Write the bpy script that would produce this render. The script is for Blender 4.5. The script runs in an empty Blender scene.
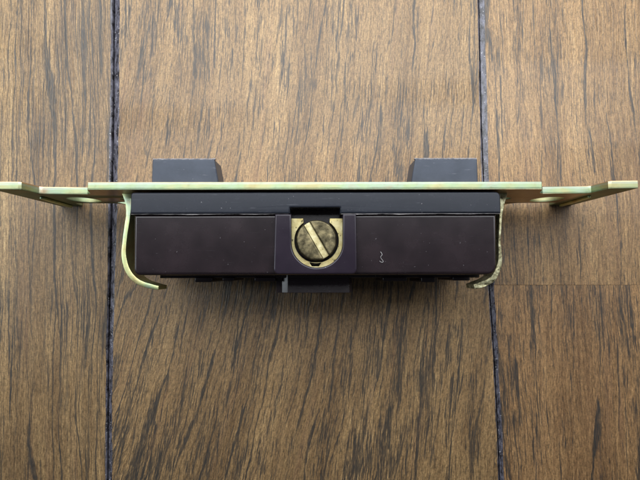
import bpy, bmesh, math, random
from mathutils import Matrix, Vector

random.seed(7)
MM = 0.001
scene = bpy.context.scene
col = scene.collection

# ------------------------------------------------------------------ camera
cam_d = bpy.data.cameras.new("camera")
cam_d.sensor_width = 36.0
cam_d.lens = 481.0 / 640.0 * 36.0
cam_d.clip_start = 0.002
cam_d.clip_end = 50.0
cam = bpy.data.objects.new("camera", cam_d)
col.objects.link(cam)
cam.location = (0, 0, 99.2 * MM)
cam.rotation_euler = (math.atan(30.0 / 481.0), 0, 0)
scene.camera = cam

# ------------------------------------------------------------------ room light
world = bpy.data.worlds.new("World")
scene.world = world
world.use_nodes = True
bg = world.node_tree.nodes["Background"]
bg.inputs["Color"].default_value = (0.86, 0.92, 1.0, 1)
bg.inputs["Strength"].default_value = 0.045


def area(name, loc, target, sx, sy, watts, color):
    d = bpy.data.lights.new(name, 'AREA')
    d.shape = 'RECTANGLE'
    d.size, d.size_y, d.energy, d.color = sx, sy, watts, color
    o = bpy.data.objects.new(name, d)
    o.location = loc
    o.rotation_euler = (Vector(target) - Vector(loc)).to_track_quat('-Z', 'Y').to_euler()
    col.objects.link(o)
    return o


# one broad window beyond the top of the picture
area("window_light", (-0.01, 0.120, 0.124), (-0.01, 0.1199, 0), 0.28, 0.18, 0.82, (0.93, 0.97, 1.0))
# weaker light from the left and the right of the room
area("left_window_light", (-0.23, 0.012, 0.16), (0, 0.02, 0.01), 0.045, 0.11, 0.13, (0.86, 0.94, 1.0))
area("right_window_light", (0.25, 0.07, 0.16), (0, 0.03, 0.01), 0.14, 0.22, 0.11, (0.97, 0.97, 1.0))

scene.view_settings.view_transform = 'Standard'
scene.view_settings.look = 'None'
scene.view_settings.exposure = 0.0
scene.view_settings.gamma = 1.0
scene.view_settings.use_curve_mapping = False


# ------------------------------------------------------------------ node helpers
class NT:
    def __init__(self, name):
        self.m = bpy.data.materials.new(name)
        self.m.use_nodes = True
        self.t = self.m.node_tree
        self.b = self.t.nodes["Principled BSDF"]
        tc = self.t.nodes.new("ShaderNodeTexCoord")
        s = self.t.nodes.new("ShaderNodeVectorMath")
        s.operation = 'SCALE'
        s.inputs["Scale"].default_value = 1000.0       # coordinates in millimetres
        self.t.links.new(tc.outputs["Object"], s.inputs[0])
        self.p = s.outputs[0]
        sp = self.t.nodes.new("ShaderNodeSeparateXYZ")
        self.t.links.new(self.p, sp.inputs[0])
        self.x, self.y, self.z = sp.outputs

    def put(self, sock, v):
        if isinstance(v, bpy.types.NodeSocket):
            self.t.links.new(v, sock)
        elif isinstance(v, (tuple, list)) and len(v) == 3 and sock.type == 'RGBA':
            sock.default_value = (*v, 1)
        else:
            sock.default_value = v

    def math(self, op, a, b=0.0, c=None, clamp=False):
        n = self.t.nodes.new("ShaderNodeMath")
        n.operation = op
        n.use_clamp = clamp
        self.put(n.inputs[0], a)
        self.put(n.inputs[1], b)
        if c is not None:
            self.put(n.inputs[2], c)
        return n.outputs[0]

    def vec(self, x, y, z=0.0):
        n = self.t.nodes.new("ShaderNodeCombineXYZ")
        for s, v in zip(n.inputs, (x, y, z)):
            self.put(s, v)
        return n.outputs[0]

    def noise(self, v, scale=1.0, detail=2.0, rough=0.5, dist=0.0):
        n = self.t.nodes.new("ShaderNodeTexNoise")
        self.put(n.inputs["Vector"], v)
        n.inputs["Scale"].default_value = scale
        n.inputs["Detail"].default_value = detail
        n.inputs["Roughness"].default_value = rough
        n.inputs["Distortion"].default_value = dist
        return n.outputs["Fac"]

    def ramp(self, f, stops):
        n = self.t.nodes.new("ShaderNodeValToRGB")
        e = n.color_ramp.elements
        while len(e) < len(stops):
            e.new(0.5)
        for el, (p, c) in zip(e, stops):
            el.position = p
            el.color = (*c, 1) if isinstance(c, tuple) else (c, c, c, 1)
        self.put(n.inputs[0], f)
        return n.outputs[0]

    def step(self, f, a, b):
        n = self.t.nodes.new("ShaderNodeMapRange")
        n.interpolation_type = 'SMOOTHSTEP'
        self.put(n.inputs[0], f)
        self.put(n.inputs[1], a)
        self.put(n.inputs[2], b)
        return n.outputs[0]

    def mix(self, f, a, b, mode='MIX'):
        n = self.t.nodes.new("ShaderNodeMix")
        n.data_type = 'RGBA'
        n.blend_type = mode
        self.put(n.inputs[0], f)
        self.put(n.inputs[6], a)
        self.put(n.inputs[7], b)
        return n.outputs[2]

    def bump(self, h, strength=0.3, dist=0.0001):
        n = self.t.nodes.new("ShaderNodeBump")
        n.inputs["Strength"].default_value = strength
        n.inputs["Distance"].default_value = dist
        self.put(n.inputs["Height"], h)
        self.t.links.new(n.outputs[0], self.b.inputs["Normal"])

    def set(self, **kw):
        for k, v in kw.items():
            self.put(self.b.inputs[k.replace('_', ' ')], v)
        return self.m


# ------------------------------------------------------------------ materials
def wood(name, seed, k0, k1, c2, density, wob, tint, pore_len=1.0, spacing=5.0, dash_lean=1.0, near_dense=0.0, sp_a=4.6, sp_b=2.7, line_lo=0.47):
    """Oak: u runs across the grain; k0 + k1*x is the lean of the pores, c2 bends them towards the near end."""
    n = NT(name)
    M = n.math
    # lean and bend of the grain
    lean = M('ADD', M('MULTIPLY', n.x, k1), k0)
    bend = M('MULTIPLY', M('MULTIPLY', n.y, n.y), M('MULTIPLY', M('SUBTRACT', 36.0, n.x), c2 / 78.0))
    u = M('ADD', M('SUBTRACT', n.x, M('MULTIPLY', lean, n.y)), bend)
    w1 = n.noise(n.vec(M('MULTIPLY', n.x, 0.05), M('MULTIPLY', n.y, 0.022), seed), 1, 2)
    u = M('ADD', u, M('MULTIPLY', M('SUBTRACT', w1, 0.5), wob))
    w2 = n.noise(n.vec(M('MULTIPLY', n.x, 0.45), M('MULTIPLY', n.y, 0.16), seed + 9), 1, 2)
    u = M('ADD', u, M('MULTIPLY', M('SUBTRACT', w2, 0.5), 0.7))
    v = n.y

    def g(su, sv, off, detail=2.0, rough=0.55):
        return n.noise(n.vec(M('MULTIPLY', u, su), M('MULTIPLY', v, sv), seed * 3.1 + off), 1, detail, rough)
    # base tone: broad bands, fibres, fine flecks
    broad = g(0.16, 0.012, 1.0)
    fibre = g(2.9, 0.11, 2.0, 4, 0.65)
    fleck = g(7.0, 0.8, 3.0, 2, 0.6)
    tone = M('ADD', M('MULTIPLY', broad, 0.33), M('ADD', M('MULTIPLY', fibre, 0.47), M('MULTIPLY', fleck, 0.20)))
    base = n.ramp(tone, [(0.30, tuple(a * b for a, b in zip((0.078, 0.046, 0.025), tint))),
                         (0.44, tuple(a * b for a, b in zip((0.170, 0.106, 0.057), tint))),
                         (0.58, tuple(a * b for a, b in zip((0.285, 0.188, 0.103), tint))),
                         (0.71, tuple(a * b for a, b in zip((0.440, 0.315, 0.185), tint)))])
    grain = M('ADD', M('MULTIPLY', g(4.2, 1.0, 13.0, 2, 0.6), 0.6), M('MULTIPLY', n.noise(n.p, 3.2, 2, 0.6), 0.4))
    gv = M('MAXIMUM', 0.25, M('ADD', -0.60, M('MULTIPLY', grain, 3.20)))
    base = n.mix(1.0, base, n.vec(gv, gv, gv), 'MULTIPLY')
    red = n.step(g(0.5, 0.02, 11.0), 0.55, 0.75)
    base = n.mix(M('MULTIPLY', red, 0.2), base, (0.19, 0.095, 0.06))
    # pores: dark dashes that run with the fibres, gathered in the early-wood band of each growth ring
    ud = M('ADD', n.x, M('MULTIPLY', M('SUBTRACT', u, n.x), dash_lean))
    ring_n = n.noise(n.vec(M('MULTIPLY', u, 0.12), M('MULTIPLY', v, 0.012), seed + 60), 1, 2)
    ring = M('FRACT', M('ADD', M('DIVIDE', u, spacing), M('MULTIPLY', ring_n, 2.2)))
    gate = M('SUBTRACT', 1.0, n.step(M('ABSOLUTE', M('SUBTRACT', ring, 0.5)), 0.12, 0.40))
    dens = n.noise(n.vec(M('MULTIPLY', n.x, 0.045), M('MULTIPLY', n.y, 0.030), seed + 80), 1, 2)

    def d(su, sv, off, detail=2.0, rough=0.5):
        return n.noise(n.vec(M('MULTIPLY', ud, su), M('MULTIPLY', v, sv), seed * 1.7 + off), 1, detail, rough)
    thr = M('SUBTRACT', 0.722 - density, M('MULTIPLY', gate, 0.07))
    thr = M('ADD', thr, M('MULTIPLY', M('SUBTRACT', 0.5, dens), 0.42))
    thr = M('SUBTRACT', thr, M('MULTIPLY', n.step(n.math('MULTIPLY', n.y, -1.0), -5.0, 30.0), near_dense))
    p1 = d(1.9, 0.085 / pore_len, 6.0, 3, 0.55)
    p2 = d(4.0, 0.19 / pore_len, 7.0, 2, 0.5)
    long_p = n.step(M('SUBTRACT', p1, M('ADD', thr, 0.012)), 0.0, 0.03)
    short_p = n.step(M('SUBTRACT', p2, M('ADD', thr, -0.03)), 0.0, 0.035)
    p3 = d(7.0, 0.30 / pore_len, 17.0, 2, 0.5)
    fine_p = n.step(M('SUBTRACT', p3, M('ADD', thr, -0.02)), 0.0, 0.04)
    # single long pores, one per growth line, each with its own breaks and swelling width
    def lines(sp, off, wmax, lo, freq):
        ph = M('ADD', M('DIVIDE', u, sp), M('MULTIPLY', n.noise(n.vec(M('MULTIPLY', u, 0.10), M('MULTIPLY', v, 0.010), seed + off), 1, 2), 3.0))
        idn = M('MULTIPLY', M('FLOOR', ph), 7.31)
        jit = M('MULTIPLY', M('SUBTRACT', n.noise(n.vec(idn, M('MULTIPLY', v, 0.045), off), 1, 2), 0.5), 0.45)
        dist = M('MULTIPLY', M('ABSOLUTE', M('SUBTRACT', M('ADD', M('FRACT', ph), jit), 0.5)), sp)
        own = n.noise(n.vec(idn, M('MULTIPLY', v, freq / pore_len), off + 3.3), 1, 3, 0.55)
        width = M('MULTIPLY', M('SUBTRACT', own, lo), wmax / 0.2)
        edge_n = M('MULTIPLY', M('SUBTRACT', d(5.0, 0.55, off + 1.0, 2, 0.6), 0.5), 0.42)
        return n.step(M('ADD', M('SUBTRACT', width, dist), edge_n), -0.02, 0.14)
    ln = M('MAXIMUM', lines(sp_a, 21.0, 0.34, line_lo, 0.055), M('MULTIPLY', lines(sp_b, 33.0, 0.22, line_lo + 0.01, 0.10), 0.85))
    ragged = M('ADD', 0.62, M('MULTIPLY', n.step(d(6.5, 0.45, 8.0), 0.36, 0.54), 0.38))
    pores = M('MULTIPLY', M('MAXIMUM', ln, M('MAXIMUM', M('MAXIMUM', long_p, M('MULTIPLY', short_p, 0.9)), M('MULTIPLY', fine_p, 0.5))), ragged, clamp=True)
    pc = n.mix(fleck, (0.016, 0.0155, 0.015), (0.042, 0.038, 0.034))
    colr = n.mix(M('MULTIPLY', pores, 0.93), base, pc)
    # hairline pores all over
    hair = n.step(g(5.0, 0.05, 12.0, 2, 0.5), 0.60, 0.72)
    colr = n.mix(M('MULTIPLY', hair, 0.38), colr, (0.07, 0.045, 0.032))
    # tiny pale dust
    dust = n.step(n.noise(n.p, 2.3, 1, 0.5), 0.80, 0.86)
    colr = n.mix(M('MULTIPLY', dust, 0.5), colr, (0.55, 0.52, 0.48))
    rough = M('ADD', 0.38, M('MULTIPLY', fleck, 0.20))
    n.set(Base_Color=colr, Roughness=rough)
    n.b.inputs["Specular IOR Level"].default_value = 0.62
    h = M('ADD', M('MULTIPLY', p2, -0.9), M('MULTIPLY', fleck, 0.6))
    n.bump(h, 0.7, 0.00014)
    return n.m


wood_left = wood("oak_left", 3.0, -0.03, 0.0, 0.0, 0.055, 3.0, (1.04, 1.01, 0.83), 3.0, 4.2, 1.0, 0.0, 4.2, 2.3, 0.38)
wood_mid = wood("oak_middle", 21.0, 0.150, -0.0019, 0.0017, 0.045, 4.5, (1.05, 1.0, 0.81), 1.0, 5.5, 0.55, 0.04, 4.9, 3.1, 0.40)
wood_right = wood("oak_right", 34.0, -0.02, 0.0, 0.0, 0.035, 3.5, (1.10, 1.01, 0.80), 1.3, 6.0, 1.0, 0.0, 5.2, 3.3, 0.425)
wood_right2 = wood("oak_right_near", 47.0, -0.02, 0.0, 0.0, 0.055, 3.5, (1.10, 0.97, 0.77), 1.2, 6.0, 1.0, 0.0, 4.6, 2.9, 0.415)

n = NT("groove_lacquer")
gn = n.noise(n.vec(n.math('MULTIPLY', n.x, 1.5), n.math('MULTIPLY', n.y, 0.5), 0), 1, 3, 0.6)
gs = n.step(n.noise(n.p, 2.4, 2, 0.6), 0.62, 0.74)
n.set(Base_Color=n.mix(gs, n.mix(n.step(gn, 0.34, 0.66), (0.018, 0.016, 0.019), (0.125, 0.12, 0.15)), (0.42, 0.41, 0.42)),
      Roughness=n.math('ADD', 0.16, n.math('MULTIPLY', gn, 0.25)))
n.bump(n.noise(n.p, 2.0, 3, 0.6), 0.5, 0.00015)
groove_mat = n.m

n = NT("groove_dirt")
n.set(Base_Color=n.mix(n.noise(n.p, 2.0), (0.012, 0.010, 0.010), (0.035, 0.03, 0.03)), Roughness=0.8)
dirt_mat = n.m


def zinc(name, c_lo, c_hi, rough=0.24, edge=False):
    n = NT(name)
    a = n.noise(n.p, 0.12, 3, 0.55, 0.6)
    b = n.noise(n.p, 0.9, 3, 0.6)
    c = n.ramp(a, [(0.30, (0.50, 0.37, 0.16)), (0.43, c_lo), (0.54, c_hi), (0.64, (0.42, 0.52, 0.38)), (0.75, (0.52, 0.38, 0.26))])
    scr = n.noise(n.vec(n.math('MULTIPLY', n.x, 0.35), n.math('MULTIPLY', n.y, 7.0), n.math('MULTIPLY', n.z, 1.5)), 1, 3, 0.6)
    c = n.mix(n.math('MULTIPLY', n.step(b, 0.56, 0.72), 0.35), c, (0.40, 0.33, 0.18))
    c = n.mix(n.math('MULTIPLY', n.step(scr, 0.6, 0.7), 0.35), c, (0.30, 0.27, 0.2))
    if edge:   # sheared edge: burnished upper band, torn darker lower band
        torn = n.math('ADD', n.y, n.math('MULTIPLY', n.math('SUBTRACT', scr, 0.5), 0.5))
        lowb = n.math('SUBTRACT', 1.0, n.step(torn, -0.42, -0.22))
        topb = n.step(torn, 0.16, 0.30)
        face = n.step(n.math('ABSOLUTE', n.y), 0.585, 0.615)
        keep = n.math('SUBTRACT', 1.0, face)
        c = n.mix(n.math('MULTIPLY', face, 0.75), c, (0.66, 0.42, 0.25))  # coppery chromate tint, also paints in the floor's brown reflection
        c = n.mix(n.math('MULTIPLY', keep, 0.25), c, (0.12, 0.15, 0.10))
        c = n.mix(n.math('MULTIPLY', lowb, n.math('MULTIPLY', keep, 0.6)), c, (0.08, 0.11, 0.07))
        rough = n.math('ADD', rough, n.math('MULTIPLY', keep, 0.22))
        c = n.mix(n.math('MULTIPLY', topb, n.math('MULTIPLY', keep, 0.45)), c, (0.50, 0.53, 0.48))
    n.set(Base_Color=c, Metallic=1.0, Roughness=n.math('ADD', rough, n.math('MULTIPLY', b, 0.18)))
    n.bump(n.math('ADD', n.math('MULTIPLY', scr, 0.6), n.math('MULTIPLY', b, 0.4)), 0.18, 0.0001)
    return n.m


strap_mat = zinc("yellow_zinc", (0.53, 0.51, 0.27), (0.43, 0.53, 0.31), 0.24, True)
clip_mat = zinc("yellow_zinc_clip", (0.68, 0.66, 0.32), (0.60, 0.68, 0.36), 0.34)

n = NT("worn_clip_metal")
b = n.noise(n.p, 1.6, 4, 0.65)
n.set(Base_Color=n.ramp(b, [(0.34, (0.07, 0.06, 0.035)), (0.47, (0.36, 0.33, 0.19)), (0.64, (0.62, 0.60, 0.40))]),
      Metallic=0.8, Roughness=0.45)
n.bump(b, 0.35, 0.0002)
worn_mat = n.m


def phenolic(name, c0, c1, rough, specks=0.6, scuffs=0.4, spec=0.5):
    n = NT(name)
    a = n.noise(n.p, 0.22, 4, 0.62)
    fine = n.noise(n.p, 3.2, 2, 0.5)
    sp = n.step(n.noise(n.p, 2.6, 1, 0.5), 0.775, 0.81)
    scr = n.noise(n.vec(n.math('MULTIPLY', n.x, 0.25), n.math('MULTIPLY', n.y, 3.0), n.z), 1, 4, 0.65, 0.3)
    sc = n.step(scr, 0.62, 0.74)
    c = n.mix(a, c0, c1)
    c = n.mix(n.math('MULTIPLY', sc, scuffs * 0.25), c, (0.20, 0.20, 0.22))
    c = n.mix(n.math('MULTIPLY', sp, specks), c, (0.42, 0.40, 0.42))
    r = n.math('ADD', rough, n.math('ADD', n.math('MULTIPLY', a, 0.14), n.math('MULTIPLY', sc, 0.2 * min(1.0, scuffs))))
    n.set(Base_Color=c, Roughness=r)
    n.b.inputs["Specular IOR Level"].default_value = spec
    n.bump(n.math('ADD', n.math('MULTIPLY', fine, 0.25), n.math('MULTIPLY', scr, 0.3)), 0.06, 0.0001)
    return n.m


body_mat = phenolic("brown_black_phenolic", (0.009, 0.0078, 0.0088), (0.023, 0.0130, 0.0165), 0.19, 0.22, 0.1)
block_mat = phenolic("purple_black_phenolic", (0.013, 0.010, 0.016), (0.026, 0.018, 0.028), 0.15, 0.8, 0.2, 0.4)
cover_mat = phenolic("black_cover_phenolic", (0.014, 0.016, 0.022), (0.024, 0.027, 0.037), 0.20, 0.5, 0.8, 0.22)
knob_mat = phenolic("dusty_sheen_phenolic", (0.022, 0.028, 0.040), (0.078, 0.090, 0.118), 0.36, 0.8, 2.2, 0.26)  # dust tone turned bluish so the sky's sheen is in the colour

n = NT("worn_moulding_flash")
n.set(Base_Color=n.mix(n.step(n.noise(n.p, 0.8, 3, 0.6), 0.34, 0.56), (0.11, 0.10, 0.105), (0.24, 0.22, 0.22)), Roughness=0.45)
flash_mat = n.m


def brass(name, lo, mid, hi, rough, sc, metal=0.9, spots=0.0):
    n = NT(name)
    a = n.noise(n.p, sc, 4, 0.6)
    c = n.ramp(a, [(0.32, lo), (0.5, mid), (0.68, hi)])
    if spots:
        c = n.mix(n.math('MULTIPLY', n.step(n.noise(n.p, 1.7, 1), 0.67, 0.72), spots), c, (0.03, 0.022, 0.01))
    n.set(Base_Color=c, Metallic=metal, Roughness=n.math('ADD', rough, n.math('MULTIPLY', a, 0.2)))
    n.bump(n.noise(n.p, 3.0, 3, 0.6), 0.25, 0.0001)
    return n.m


plate_mat = brass("terminal_brass", (0.46, 0.36, 0.14), (0.60, 0.51, 0.25), (0.70, 0.62, 0.36), 0.36, 0.55, 0.75, 0.9)
screw_mat = brass("tarnished_brass", (0.045, 0.038, 0.022), (0.125, 0.105, 0.060), (0.28, 0.23, 0.125), 0.36, 0.9)
slot_mat = brass("bright_brass", (0.46, 0.38, 0.18), (0.60, 0.52, 0.28), (0.72, 0.66, 0.42), 0.40, 0.9, 0.7, 0.5)

n = NT("white_lint")
n.set(Base_Color=(0.36, 0.35, 0.35), Roughness=0.8)
lint_mat = n.m


# ------------------------------------------------------------------ mesh helpers
def link(name, me, mats, parent=None):
    if not isinstance(mats, (list, tuple)):
        mats = [mats]
    if not me.materials:
        for m in mats:
            me.materials.append(m)
    o = bpy.data.objects.new(name, me)
    col.objects.link(o)
    o.parent = parent
    if name not in ('plank', 'lint_fibre', 'floor'):
        w = o.modifiers.new('weighted', 'WEIGHTED_NORMAL')
        w.keep_sharp = True
        w.weight = 90
    return o


def finish(bm, name, angle=35):
    bmesh.ops.remove_doubles(bm, verts=bm.verts, dist=1e-6)
    bmesh.ops.recalc_face_normals(bm, faces=bm.faces)
    me = bpy.data.meshes.new(name)
    bm.to_mesh(me)
    bm.free()
    me.polygons.foreach_set("use_smooth", [True] * len(me.polygons))
    me.set_sharp_from_angle(angle=math.radians(angle))
    return me


def prism_bm(loops, z0, z1, bevel=0.0, plane='XY', res=2):
    """Outline with holes (mm) extruded between z0 and z1. plane XZ: outline in x,z and depth along y."""
    cu = bpy.data.curves.new("c", 'CURVE')
    cu.dimensions = '2D'
    cu.fill_mode = 'BOTH'
    cu.extrude = (z1 - z0) / 2 * MM - bevel * MM
    cu.bevel_depth = bevel * MM
    cu.offset = -bevel * MM
    cu.bevel_resolution = res
    for pts in loops:
        s = cu.splines.new('POLY')
        s.points.add(len(pts) - 1)
        for p, (x, y) in zip(s.points, pts):
            p.co = (x * MM, y * MM, 0, 1)
        s.use_cyclic_u = True
    ob = bpy.data.objects.new("c", cu)
    col.objects.link(ob)
    bpy.context.view_layer.update()
    dg = bpy.context.evaluated_depsgraph_get()
    me = bpy.data.meshes.new_from_object(ob.evaluated_get(dg))
    bpy.data.objects.remove(ob)
    bpy.data.curves.remove(cu)
    bm = bmesh.new()
    bm.from_mesh(me)
    bpy.data.meshes.remove(me)
    zc = (z0 + z1) / 2 * MM
    if plane == 'XY':
        bm.transform(Matrix.Translation((0, 0, zc)))
    else:
        bm.transform(Matrix(((1, 0, 0, 0), (0, 0, 1, zc), (0, 1, 0, 0), (0, 0, 0, 1))))
    return bm


def prism(name, loops, z0, z1, mat, parent, bevel=0.2, plane='XY', res=2, angle=35):
    return link(name, finish(prism_bm(loops, z0, z1, bevel, plane, res), name, angle), mat, parent)


def rounded(pts, radii, seg=6):
    """Polygon with each corner rounded by its own radius."""
    out = []
    N = len(pts)
    if not isinstance(radii, (list, tuple)):
        radii = [radii] * N
    for i in range(N):
        p = Vector(pts[i])
        a = (Vector(pts[i - 1]) - p)
        b = (Vector(pts[(i + 1) % N]) - p)
        r = radii[i]
        if r <= 0:
            out.append(tuple(p))
            continue
        ang = a.angle(b)
        d = min(r / math.tan(ang / 2), a.length * 0.49, b.length * 0.49)
        s, e = p + a.normalized() * d, p + b.normalized() * d
        for k in range(seg + 1):
            t = k / seg
            out.append(tuple((1 - t) ** 2 * s + 2 * t * (1 - t) * p + t * t * e))
    return out


def circle(cx, cy, rx, ry=None, n=40, a0=0, a1=2 * math.pi, close=False):
    ry = ry or rx
    m = n + (1 if close else 0)
    return [(cx + rx * math.cos(a0 + (a1 - a0) * i / n), cy + ry * math.sin(a0 + (a1 - a0) * i / n)) for i in range(m)]


def merge(a, b):
    me = bpy.data.meshes.new("tmp")
    b.to_mesh(me)
    b.free()
    a.from_mesh(me)
    bpy.data.meshes.remove(me)
    return a


# ------------------------------------------------------------------ floor
def slab(x0, y0, x1, y1, z0, z1):
    bm = bmesh.new()
    bmesh.ops.create_cube(bm, size=1)
    bm.transform(Matrix.Translation(((x0 + x1) / 2 * MM, (y0 + y1) / 2 * MM, (z0 + z1) / 2 * MM)) @
                 Matrix.Diagonal(((x1 - x0) * MM, (y1 - y0) * MM, (z1 - z0) * MM, 1)))
    return bm


floor = link("floor", finish(slab(-300, -300, 300, 300, -16, -9), "floor"), dirt_mat)
floor["kind"] = "structure"
floor["label"] = "brown oak plank floor seen from straight above"

NEAR, FAR = -300, 300


def plank(left, right, y0, y1, mat, BL, BR, be0=0.0, be1=0.0):
    """left / right: edge x as (y, x) tables; BL, BR: bevel widths of the long edges, be0/be1 of the ends."""
    def ex(tab, y):
        if y <= tab[0][0]:
            return tab[0][1]
        for (ya, xa), (yb, xb) in zip(tab, tab[1:]):
            if y <= yb:
                t = (y - ya) / (yb - ya)
                return xa + (xb - xa) * t
        return tab[-1][1]
    def narrow(y):      # the grooves close up a little towards the near end
        return 0.68 + 0.32 * min(1.0, max(0.0, (y + 14) / 24))
    ys = [y0, y0 + max(be0, 0.02)] + [y for y in range(-60, 76, 3) if y0 + 1 < y < y1 - 1] + [y1 - max(be1, 0.02), y1]
    bm = bmesh.new()
    rows = []
    rnd = random.Random(int(abs(y0) * 7 + abs(left[0][1]) * 13))
    for i, y in enumerate(ys):
        L, R = ex(left, y), ex(right, y)
        jl, jr = rnd.uniform(-.10, .10), rnd.uniform(-.10, .10)
        zt = 0.0
        if i == 0 and be0:
            zt = -be0 * 0.7
        if i == len(ys) - 1 and be1:
            zt = -be1 * 0.7
        bl, br = BL * narrow(y), BR * narrow(y)
        prof = [(L, -12), (L, -0.50 * bl), (L + (bl + jl) * 0.5, -0.19 * bl + zt), (L + bl + jl, zt),
                (R - br + jr, zt), (R - (br + jr) * 0.5, -0.28 * br + zt), (R, -0.85 * br), (R, -12)]
        rows.append([bm.verts.new((x * MM, y * MM, z * MM)) for x, z in prof])
    for i in range(len(rows) - 1):
        for j in range(7):
            f = bm.faces.new((rows[i][j], rows[i][j + 1], rows[i + 1][j + 1], rows[i + 1][j]))
            f.material_index = 0 if j == 3 else 1
    bm.faces.new(rows[0][::-1]).material_index = 1
    bm.faces.new(rows[-1]).material_index = 1
    bmesh.ops.recalc_face_normals(bm, faces=bm.faces)
    me = bpy.data.meshes.new("plank")
    bm.to_mesh(me)
    bm.free()
    me.polygons.foreach_set("use_smooth", [True] * len(me.polygons))
    me.set_sharp_from_angle(angle=math.radians(20))
    return link("plank", me, [mat, groove_mat], floor)


gapL = [(-42, -42.7), (-18, -43.2), (6, -43.4), (31, -43.6), (57, -44.1)]
gapR = [(-42, 36.1), (-26, 35.8), (-12, 35.3), (6, 34.4), (31, 34.0), (57, 34.0)]


def off(tab, d):
    return [(y, x + d) for y, x in tab]


plank(off(gapL, -80), off(gapL, -0.12), NEAR, FAR, wood_left, 0.8, 0.35)
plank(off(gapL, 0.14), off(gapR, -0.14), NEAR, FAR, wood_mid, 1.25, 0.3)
plank(off(gapR, 0.12), off(gapR, 80), -3.07, FAR, wood_right, 0.95, 0.8, 0.05, 0)
plank(off(gapR, 0.12), off(gapR, 80), NEAR, -3.10, wood_right2, 0.95, 0.8, 0, 0.05)
plank(off(gapL, -160), off(gapL, -80.24), NEAR, FAR, wood_right, 0.8, 0.7)
plank(off(gapR, 80.24), off(gapR, 160), NEAR, FAR, wood_left, 0.8, 0.7)

# ------------------------------------------------------------------ the wiring device, lying on its long edge
dev = bpy.data.objects.new("electrical_device", None)
col.objects.link(dev)
dev.location = (-0.85 * MM, 13.8 * MM, 0)
dev.rotation_euler = (0, 0, math.radians(0.12))
dev["label"] = "black plastic electrical device on a yellow metal mounting strap, standing on its edge"
dev["category"] = "electrical device"

# device space in mm: x along the strap, y across (faces +y), z up from the floor
ZT = 21.0
# mounting strap: outline in x,z
half = [(0, ZT), (37.2, ZT), (37.6, 20.3), (38.6, 17.2), (39.6, 16.2), (47.2, 16.2), (47.8, 16.6),
        (48.3, 20.7), (48.7, ZT), (53.0, ZT), (53.0, 0.0), (48.7, 0.0), (48.3, 0.3), (47.8, 4.4), (47.2, 4.8), (39.6, 4.8), (38.6, 3.8), (37.6, 0.7), (37.2, 0.0), (0, 0.0)]
outline = half[1:-1] + [(-x, z) for x, z in reversed(half[1:-1])]
holes = []
for s in (-1, 1):
    holes.append(circle(s * 43.6, 9.2, 2.9, 3.4, 36))
    holes.append(circle(s * 34.6, 10.5, 1.6, 1.6, 24))
strap = prism("mounting_strap", [outline] + holes, -0.65, 0.65, strap_mat, dev, 0.07, 'XZ')
# a faint hand-made wave so that the reflections on the strap are not ruler-straight
for v in strap.data.vertices:
    x = v.co.x / MM
    v.co.y += MM * (0.05 * math.sin(x * 0.11 + 0.4) + 0.010 * max(0, abs(x) - 40))

# break-off score on each ear: a paler ridge added to catch the side light
for s in (-1, 1):
    prism("score_glint_ridge", [rounded([(s * 49.6, 1.6), (s * 50.5, 1.6), (s * 49.5, 13.6), (s * 48.9, 13.6)], 0.25, 3)], -1.0, -0.55, clip_mat, strap, 0.12, 'XZ')

# two raised faces standing out through the strap
for s in (-1, 1):
    pts = [(s * 27.15, 0.3), (s * 27.10, 4.75), (s * 16.75, 4.75), (s * 15.9, 0.3)]
    if s > 0:
        pts = pts[::-1]
    o = prism("raised_face", [rounded(pts, [0.0, 0.35, 0.35, 0.0] if s < 0 else [0.0, 0.35, 0.35, 0.0], 4)], 14.5, 20.0, knob_mat, dev, 0.22)
    rim = []
    r = random.Random(11 + s)
    N = 46
    xa, xb = sorted((s * 27.0, s * 16.6))
    for i in range(N + 1):
        rim.append((xa + (xb - xa) * i / N, 4.80 + r.uniform(-0.02, 0.05)))
    rim2 = [(x, y - 0.13 - r.uniform(0, 0.10)) for x, y in reversed(rim)]
    prism("worn_edge", [rim + rim2], 19.4, 19.98, flash_mat, o, 0.0)

# cover: the plate under the strap, notched over the screw
cov = [(-30.35, -0.95), (-30.35, -4.55), (-4.1, -4.55), (-4.1, -3.55), (4.15, -3.55), (4.15, -4.55), (30.6, -4.55), (30.6, -0.95)]
cover = prism("cover", [rounded(cov, [0.55, 0.2, 0, 0.15, 0.15, 0, 0.2, 0.9], 5)], 0.6, 20.6, cover_mat, dev, 0.30, res=3)
for v in cover.data.vertices:
    if v.co.z > 19 * MM:
        v.co.z -= (v.co.y + 4.55 * MM) * 0.02
# irregular moulding flash along the lower rim of the cover
for (xa, xb, sd) in ((-30.3, -4.3, 4), (4.3, 30.5, 5)):
    r = random.Random(sd)
    N = 110
    up, lo = [], []
    h = 0.08
    for i in range(N + 1):
        x = xa + (xb - xa) * i / N
        h = min(0.20, max(0.03, h + r.uniform(-0.02, 0.02)))
        up.append((x, -4.42))
        lo.append((x, -4.55 - h + 0.012 * math.sin(x * 0.7)))
    prism("moulding_flash", [up + lo[::-1]], 19.9, 20.36 if sd == 4 else 20.38, flash_mat, cover, 0.03, res=0)

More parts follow.
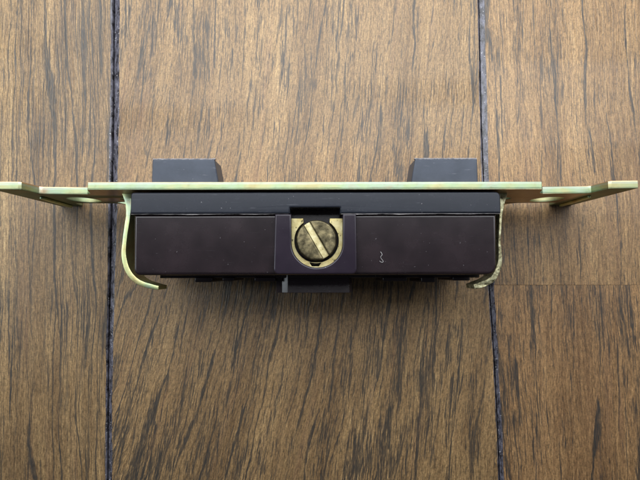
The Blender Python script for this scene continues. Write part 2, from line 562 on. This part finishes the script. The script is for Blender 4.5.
# body with a pocket for the terminal
bod = [(-29.95, -4.62), (-29.95, -14.62), (29.95, -14.62), (30.05, -4.62), (5.6, -4.62), (5.6, -13.9), (-5.6, -13.9), (-5.6, -4.62)]
body = prism("body", [rounded(bod, [0, 1.1, 1.7, 0, 0, 0, 0, 0], 6)], 0.9, 20.0, body_mat, dev, 0.5, res=4)
for v in body.data.vertices:
    if v.co.z > 18 * MM:
        v.co.z += (v.co.y + 4.75 * MM) * 0.03
blk_outer = [(-6.55, -4.62), (-6.75, -14.5), (6.85, -14.5), (6.80, -4.62)]
ucut = [(4.55, -4.62), (4.55, -9.3)] + circle(0.35, -9.3, 4.2, 4.1, 26, 0, -math.pi, True) + [(-3.85, -9.3), (-3.85, -4.62)]
# block is drawn as one outline running round the U
blk = rounded(blk_outer, [0.0, 0.9, 0.9, 0.0], 5) + ucut
block = prism("terminal_block", [blk], 13.0, 20.75, block_mat, body, 0.30, res=3)

# brass terminal plate and screw
pl = ([(-5.2, -5.1), (-5.2, -13.8), (5.4, -13.8), (5.4, -5.1), (2.5, -5.1)]
      + circle(0.25, -8.85, 3.74, 3.74, 44, math.radians(54), math.radians(-234), True) + [(-2.0, -5.1)])
dimple = [(-0.95, -12.55), (-0.55, -13.2), (0.65, -13.2), (1.05, -12.55)]
plate = prism("terminal_plate", [pl, dimple], 17.2, 18.3, plate_mat, dev, 0.06)
ins = prism("pocket_back", [rounded([(-5.4, -3.4), (-5.4, -13.8), (5.5, -13.8), (5.5, -3.4)], 0.2)], 15.5, 16.6, body_mat, body, 0.05)

R = 3.38
SC = Vector((0.25, -8.85))
ang = math.radians(-60)
hw = 0.50
bm = None
for s in (-1, 1):
    a0 = math.asin(hw / R)
    seg = circle(0, 0, R, R, 30, a0, math.pi - a0, True)
    seg = [(x, y * s) for x, y in (seg if s > 0 else reversed(seg))]
    rot = [(SC.x + x * math.cos(ang) - y * math.sin(ang), SC.y + x * math.sin(ang) + y * math.cos(ang)) for x, y in seg]
    b2 = prism_bm([rot], 18.45, 19.75, 0.28, 'XY', 3)
    # domed crown: finer top so the head is slightly rounded
    bm = b2 if bm is None else merge(bm, b2)
for v in bm.verts:
    d = math.hypot(v.co.x / MM - SC.x, v.co.y / MM - SC.y) / R
    if v.co.z > 19.0 * MM:
        v.co.z -= 0.35 * d * d * MM
screw = link("terminal_screw", finish(bm, "terminal_screw", 40), screw_mat, dev)
prism("screw_slot", [circle(SC.x, SC.y, R - 0.1, R - 0.1, 44)], 18.25, 18.95, slot_mat, screw, 0.1)
prism("screw_shank", [circle(SC.x, SC.y, 1.9, 1.9, 28)], 12.0, 18.3, screw_mat, screw, 0.05)

# rear: base plate, small lugs and the centre tab
back = prism("back_plate", [rounded([(-27.5, -14.2), (-27.5, -15.2), (29.0, -15.2), (29.0, -14.2)], 0.2)], 3.0, 14.0, body_mat, dev, 0.15)
for x, w, h in ((-21.0, 3.0, 0.7), (-16.2, 2.0, 0.5), (-10.6, 3.6, 0.6), (11.8, 4.2, 0.6), (18.5, 2.4, 0.8), (24.0, 3.0, 0.5)):
    prism("lug", [rounded([(x, -15.0), (x, -15.2 - h), (x + w, -15.2 - h), (x + w, -15.0)], 0.25, 3)], 4.0, 15.0, body_mat, back, 0.12)
tab = prism("centre_tab", [[(-6.9, 5.0), (6.45, 5.0), (6.45, 13.7), (6.0, 14.15), (-4.75, 14.15), (-4.9, 14.1), (-5.9, 13.55), (-6.05, 13.55),
                            (-6.9, 13.5)]], -17.8, -14.3, body_mat, dev, 0.06, 'XZ', angle=18)
for v in tab.data.vertices:          # the upper face leans a little towards the strap
    if v.co.z > 13 * MM and v.co.x > -4.83 * MM:
        v.co.z -= (v.co.y + 17.8 * MM) * 0.085


# bent metal clips that hold the body to the strap
def ribbon(path, widths, z0, z1, name, mat, jag=0.0, seed=1, zj=0.0):
    r = random.Random(seed)
    pts = [Vector(p) for p in path]
    dense, wd = [], []
    for i in range(len(pts) - 1):
        p0, p1, p2, p3 = pts[max(i - 1, 0)], pts[i], pts[i + 1], pts[min(i + 2, len(pts) - 1)]
        for k in range(6):
            t = k / 6
            dense.append(0.5 * ((2 * p1) + (p2 - p0) * t + (2 * p0 - 5 * p1 + 4 * p2 - p3) * t * t + (3 * p1 - p0 - 3 * p2 + p3) * t ** 3))
            wd.append(widths[i] + (widths[i + 1] - widths[i]) * t)
    dense.append(pts[-1])
    wd.append(widths[-1])
    A, B = [], []
    for i, p in enumerate(dense):
        d = (dense[min(i + 1, len(dense) - 1)] - dense[max(i - 1, 0)]).normalized()
        nrm = Vector((-d.y, d.x))
        A.append(tuple(p + nrm * (wd[i] / 2 + r.uniform(-jag, jag))))
        B.append(tuple(p - nrm * (wd[i] / 2 + r.uniform(-jag, jag))))
    bm = prism_bm([A + B[::-1]], z0, z1, 0.10, 'XY', 1)
    if zj:
        for v in bm.verts:
            if v.co.z > (z0 + z1) / 2 * MM:
                v.co.z += zj * MM * (math.sin(v.co.x / MM * 1.9 + v.co.y / MM * 1.3) + r.uniform(-0.3, 0.3))
    return link(name, finish(bm, name), mat, dev)


OX, OY = 0.85, -13.8
clipL = ribbon([(-33.2 + OX, 13.4 + OY), (-33.0 + OX, 11.6 + OY), (-33.0 + OX, 9.4 + OY), (-33.5 + OX, 5.1 + OY), (-33.55 + OX, 2.4 + OY),
                (-32.75 + OX, -0.2 + OY), (-30.95 + OX, -2.0 + OY), (-28.3 + OX, -2.85 + OY), (-27.5 + OX, -2.95 + OY)],
               [2.0, 1.05, 0.75, 0.72, 0.8, 0.88, 0.9, 0.78, 0.65], 12.5, 17.0, "clip", clip_mat, 0.02, 3)
prism("burr", [rounded([(-35.2 + OX, 11.75 + OY), (-33.2 + OX, 11.35 + OY), (-33.2 + OX, 11.9 + OY)], 0.03)], 15.8, 16.6, clip_mat, clipL, 0.02)
clipR = ribbon([(31.45 + OX, 13.4 + OY), (31.4 + OX, 11.6 + OY), (31.1 + OX, 9.4 + OY), (30.75 + OX, 5.1 + OY), (30.8 + OX, 2.6 + OY),
                (30.55 + OX, 0.5 + OY), (29.4 + OX, -1.6 + OY), (27.4 + OX, -2.6 + OY), (26.2 + OX, -2.9 + OY)],
               [2.0, 0.9, 0.5, 0.38, 0.55, 0.85, 0.95, 1.1, 0.7], 12.5, 17.0, "clip", worn_mat, 0.03, 8, 0.03)
clipR["label"] = "worn clip with a crumpled end"

# ------------------------------------------------------------------ a curl of lint on the body
cu = bpy.data.curves.new("lint", 'CURVE')
cu.dimensions = '3D'
cu.bevel_depth = 0.038 * MM
cu.bevel_resolution = 2
sp = cu.splines.new('NURBS')
lp = [(9.95, 3.0, 20.06), (10.35, 2.55, 20.25), (9.85, 2.15, 20.35), (10.15, 1.75, 20.12), (10.5, 1.35, 20.06), (10.05, 1.2, 20.06), (9.8, 1.5, 20.06)]
sp.points.add(len(lp) - 1)
for p, c in zip(sp.points, lp):
    p.co = (c[0] * MM, c[1] * MM, c[2] * MM, 1)
sp.use_endpoint_u = True
sp.order_u = 3
sp.resolution_u = 6
tmp = bpy.data.objects.new("t", cu)
col.objects.link(tmp)
bpy.context.view_layer.update()
me = bpy.data.meshes.new_from_object(tmp.evaluated_get(bpy.context.evaluated_depsgraph_get()))
bpy.data.objects.remove(tmp)
lint = link("lint_fibre", me, lint_mat)
lint["label"] = "tiny curled white fibre lying on the black body right of the screw"
lint["category"] = "lint"

scene.render.engine = 'CYCLES'
scene.cycles.max_bounces = 6
scene.cycles.diffuse_bounces = 2
scene.cycles.glossy_bounces = 4
